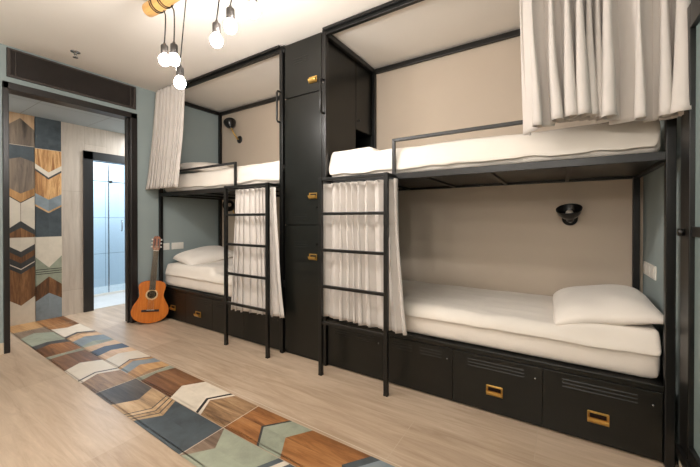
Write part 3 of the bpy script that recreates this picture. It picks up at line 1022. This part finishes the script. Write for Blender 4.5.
# ------------------------------------------------------------------ guitar leaning in the corner
gt = thing('guitar', (-3.830, 1.866, 0.003), 'amber acoustic guitar leaning in the corner beside the doorway', 'guitar')
def half_width(t):          # t along the body 0..1
    pts = [(0, 0.0), (0.015, 0.055), (0.05, 0.105), (0.11, 0.147), (0.20, 0.177), (0.29, 0.184), (0.40, 0.172), (0.50, 0.145), (0.60, 0.122), (0.66, 0.118),
           (0.74, 0.124), (0.83, 0.134), (0.90, 0.130), (0.95, 0.112), (0.985, 0.070), (1.0, 0.0)]
    for (a, wa), (c2, wc) in zip(pts, pts[1:]):
        if t <= c2:
            k = (t - a) / (c2 - a)
            return wa + (wc - wa) * k
    return 0
BL = 0.475
ts = [0, 0.004, 0.015, 0.03, 0.05, 0.08, 0.11, 0.15, 0.20, 0.25, 0.29, 0.34, 0.40, 0.45, 0.50, 0.55, 0.60, 0.63, 0.66, 0.70, 0.74, 0.79, 0.83, 0.87, 0.90, 0.93, 0.95, 0.97, 0.985, 0.995, 1.0]
right = [(half_width(t), t * BL) for t in ts]
outl = right + [(-w_, z) for w_, z in reversed(right[1:-1])]
def gl(mb, name, mat, parent=gt, bev=0.0):
    """guitar parts are drawn in the guitar's own frame"""
    o_ = Vector(world_loc(parent))
    mb.v = [p + o_ for p in mb.v]
    return mb.build(name, mat, parent, bev)
DP = 0.092
body = gl(MB().prism([(w_, 0.0, z) for w_, z in outl], (0, DP, 0), True), 'body', M['guitar_side'], gt, 0.003)
gl(MB().prism([(w_ * 0.985, -0.003, 0.003 + z * 0.987) for w_, z in outl], (0, 0.004, 0)), 'soundboard', M['guitar_top'], gt)
gl(MB().lathe([(0, 0), (0.044, 0), (0.044, 0.001), (0, 0.001)], (0, -0.0032, 0.315), (0, -1, 0), 32), 'sound_hole', M['dark_hole'], gt)
gl(MB().lathe([(0.044, 0), (0.044, 0.0015), (0.060, 0.0015), (0.060, 0)], (0, -0.0032, 0.315), (0, -1, 0), 32), 'rosette', M['rosette'], gt)
br = gl(MB().box(-0.085, 0.085, -0.011, -0.003, 0.128, 0.152).box(-0.04, 0.04, -0.014, -0.003, 0.132, 0.150), 'bridge', M['guitar_dark'], gt, 0.002)
gl(MB().box(-0.038, 0.038, -0.017, -0.012, 0.146, 0.149), 'saddle', M['plate'], br)
NT = 0.805
nk = MB()
sec = []
for z, wv in ((BL - 0.02, 0.029), (NT, 0.025)):
    sec.append([(wv * math.cos(PI * i / 8), 0.004 + 0.022 * math.sin(PI * i / 8), z) for i in range(9)])
nk.add(sec[0] + sec[1], [(i, i + 1, 9 + i + 1, 9 + i) for i in range(8)] + [(0, 9, 17, 8), tuple(range(8, -1, -1)), tuple(range(9, 18))], True)
nk.box(-0.028, 0.028, 0.004, 0.07, BL - 0.03, BL + 0.02)
gl(nk, 'neck', M['guitar_side'], gt)
fb = MB()
fb.add([(-0.031, -0.006, 0.365), (0.031, -0.006, 0.365), (0.026, -0.006, NT), (-0.026, -0.006, NT), (-0.031, 0.005, 0.365), (0.031, 0.005, 0.365), (0.026, 0.005, NT), (-0.026, 0.005, NT)],
       [(0, 1, 2, 3), (7, 6, 5, 4), (0, 4, 5, 1), (1, 5, 6, 2), (2, 6, 7, 3), (3, 7, 4, 0)])
fbo = gl(fb, 'fretboard', M['guitar_dark'], gt)
fr = MB()
L0 = NT - 0.148
for k in range(1, 19):
    z = NT - L0 * (1 - 2 ** (-k / 12))
    fr.box(-0.026, 0.026, -0.0075, -0.006, z - 0.0006, z + 0.0006)
stuff(gl(fr, 'fret_wire', M['chrome'], fbo))
gl(MB().box(-0.026, 0.026, -0.009, 0.004, NT, NT + 0.006), 'nut', M['plate'], gt)
hd = MB().prism([(-0.027, 0, 0), (0.027, 0, 0), (0.037, 0, 0.03), (0.036, 0, 0.15), (0.022, 0, 0.172), (0.012, 0, 0.164), (0, 0, 0.178), (-0.012, 0, 0.164), (-0.022, 0, 0.172), (-0.036, 0, 0.15), (-0.037, 0, 0.03)], (0, 0.018, 0))
hd.v = [Vector((p.x, p.y + 0.22 * p.z, p.z + NT + 0.005)) for p in hd.v]
ho = gl(hd, 'headstock', M['guitar_head'], gt, 0.002)
for sx in (-1, 1):
    for k in range(3):
        z = 0.045 + 0.042 * k
        yy = 0.22 * z + 0.010
        pg = MB().tube([(sx * 0.034, yy, NT + 0.005 + z), (sx * 0.043, yy, NT + 0.005 + z)], 0.003, 8)
        pg.lathe([(0, -0.004), (0.008, -0.004), (0.010, 0), (0.008, 0.004), (0, 0.004)], (sx * 0.046, yy, NT + 0.005 + z), (0, 1, 0), 12)
        gl(pg, 'tuning_peg', M['plate'], ho)
    slot = MB().box(sx * 0.017 - 0.006, sx * 0.017 + 0.006, -0.002, 0.0, 0.035, 0.14)
    slot.v = [Vector((p.x, p.y + 0.22 * p.z, p.z + NT + 0.005)) for p in slot.v]
    gl(slot, 'slot', M['guitar_dark'], ho)
for k in range(6):
    a = -0.0275 + 0.011 * k
    gl(MB().tube([(a, -0.017, 0.148), (a * 0.8, -0.010, NT + 0.004), (a * 0.62, 0.006, NT + 0.06)], 0.0009, 5), 'string', M['nylon'], gt)
zrot = math.radians(66)
gt.rotation_euler = (Matrix.Rotation(zrot, 4, 'Z') @ Matrix.Rotation(math.radians(-9.0), 4, 'X') @ Matrix.Rotation(math.radians(5.5), 4, 'Y')).to_euler()

# ------------------------------------------------------------------ shower seen through the bathroom door
sh = thing('shower_screen', (-5.86, 2.4, 0.004), 'clear glass shower screen with dark fittings in the bright bathroom', 'shower screen')
MB().box(-5.866, -5.858, 1.55, 2.268, 0.03, 2.0).build('glass_panel', M['glass'], sh)
MB().box(-5.866, -5.858, 2.276, 3.0, 0.03, 2.0).build('glass_panel', M['glass'], sh)
MB().box(-5.872, -5.852, 2.266, 2.278, 0.03, 2.0).build('door_seal', M['chrome'], sh)
MB().box(-5.88, -5.845, 1.45, 3.1, 0.004, 0.035).build('threshold', M['plate'], sh, 0.003)
MB().box(-5.872, -5.852, 1.45, 3.1, 1.732, 1.742).build('brace_bar', M['chrome'], sh)
MB().lathe([(0, -0.02), (0.022, -0.02), (0.022, 0.02), (0, 0.02)], (-5.855, 2.298, 1.737), (1, 0, 0), 14).build('clamp', M['lamp_black'], sh)
MB().tube([(-5.84, 2.44, 0.98), (-5.82, 2.44, 0.98), (-5.82, 2.44, 1.14), (-5.84, 2.44, 1.14)], 0.009, 8).build('handle', M['chrome'], sh)

# ------------------------------------------------------------------ light
def point(name, loc, power, col, r=0.035):
    l = bpy.data.lights.new(name, 'POINT')
    l.energy = power
    l.color = col
    l.shadow_soft_size = r
    o = bpy.data.objects.new(name, l)
    o.location = loc
    COL.objects.link(o)
    return o

def area(name, loc, power, col, sx, sy, rot=(0, 0, 0)):
    l = bpy.data.lights.new(name, 'AREA')
    l.shape = 'RECTANGLE'
    l.size, l.size_y = sx, sy
    l.energy = power
    l.color = col
    o = bpy.data.objects.new(name, l)
    o.location = loc
    o.rotation_euler = rot
    COL.objects.link(o)
    return o

WARM = (1.0, 0.95, 0.90)
for (x, y, z, e) in [(-1.9, 0.15, 2.2, 8.0), (-1.15, 0.05, 2.15, 12.0), (-0.7, -0.6, 2.0, 22.0), (-2.6, -0.2, 2.2, 6.0), (0.05, -1.1, 1.9, 26.0)]:
    point('ceiling_bulb_light', (x, y, z), e, WARM)
area('bathroom_light', (-5.9, 2.35, 2.43), 52.0, (0.84, 0.92, 1.0), 0.9, 0.9)
area('vestibule_light', (-4.55, 2.5, VZ - 0.01), 24.0, (0.94, 0.97, 1.0), 0.3, 0.3)
area('vestibule_light', (-4.55, 0.55, VZ - 0.01), 9.0, (1.0, 0.98, 0.96), 0.3, 0.3)

wd_ = bpy.data.worlds.new('World')
scn.world = wd_
wd_.use_nodes = True
wd_.node_tree.nodes['Background'].inputs[0].default_value = (0.9, 0.92, 1.0, 1)
wd_.node_tree.nodes['Background'].inputs[1].default_value = 0.05

# ------------------------------------------------------------------ camera and view
cam = bpy.data.cameras.new('camera')
co = bpy.data.objects.new('camera', cam)
COL.objects.link(co)
co.location = (0, 0, 1.153)
co.rotation_euler = (PI / 2 - 0.0056, 0, 0.5679)
cam.sensor_fit = 'HORIZONTAL'
cam.sensor_width = 36.0
cam.lens = 328.93 / 700 * 36
cam.shift_y = -11.9 / 700
cam.clip_start = 0.02
scn.camera = co
scn.view_settings.view_transform = 'Standard'
scn.view_settings.look = 'None'
scn.view_settings.exposure = 0.13
scn.view_settings.gamma = 1.0
scn.view_settings.use_curve_mapping = False
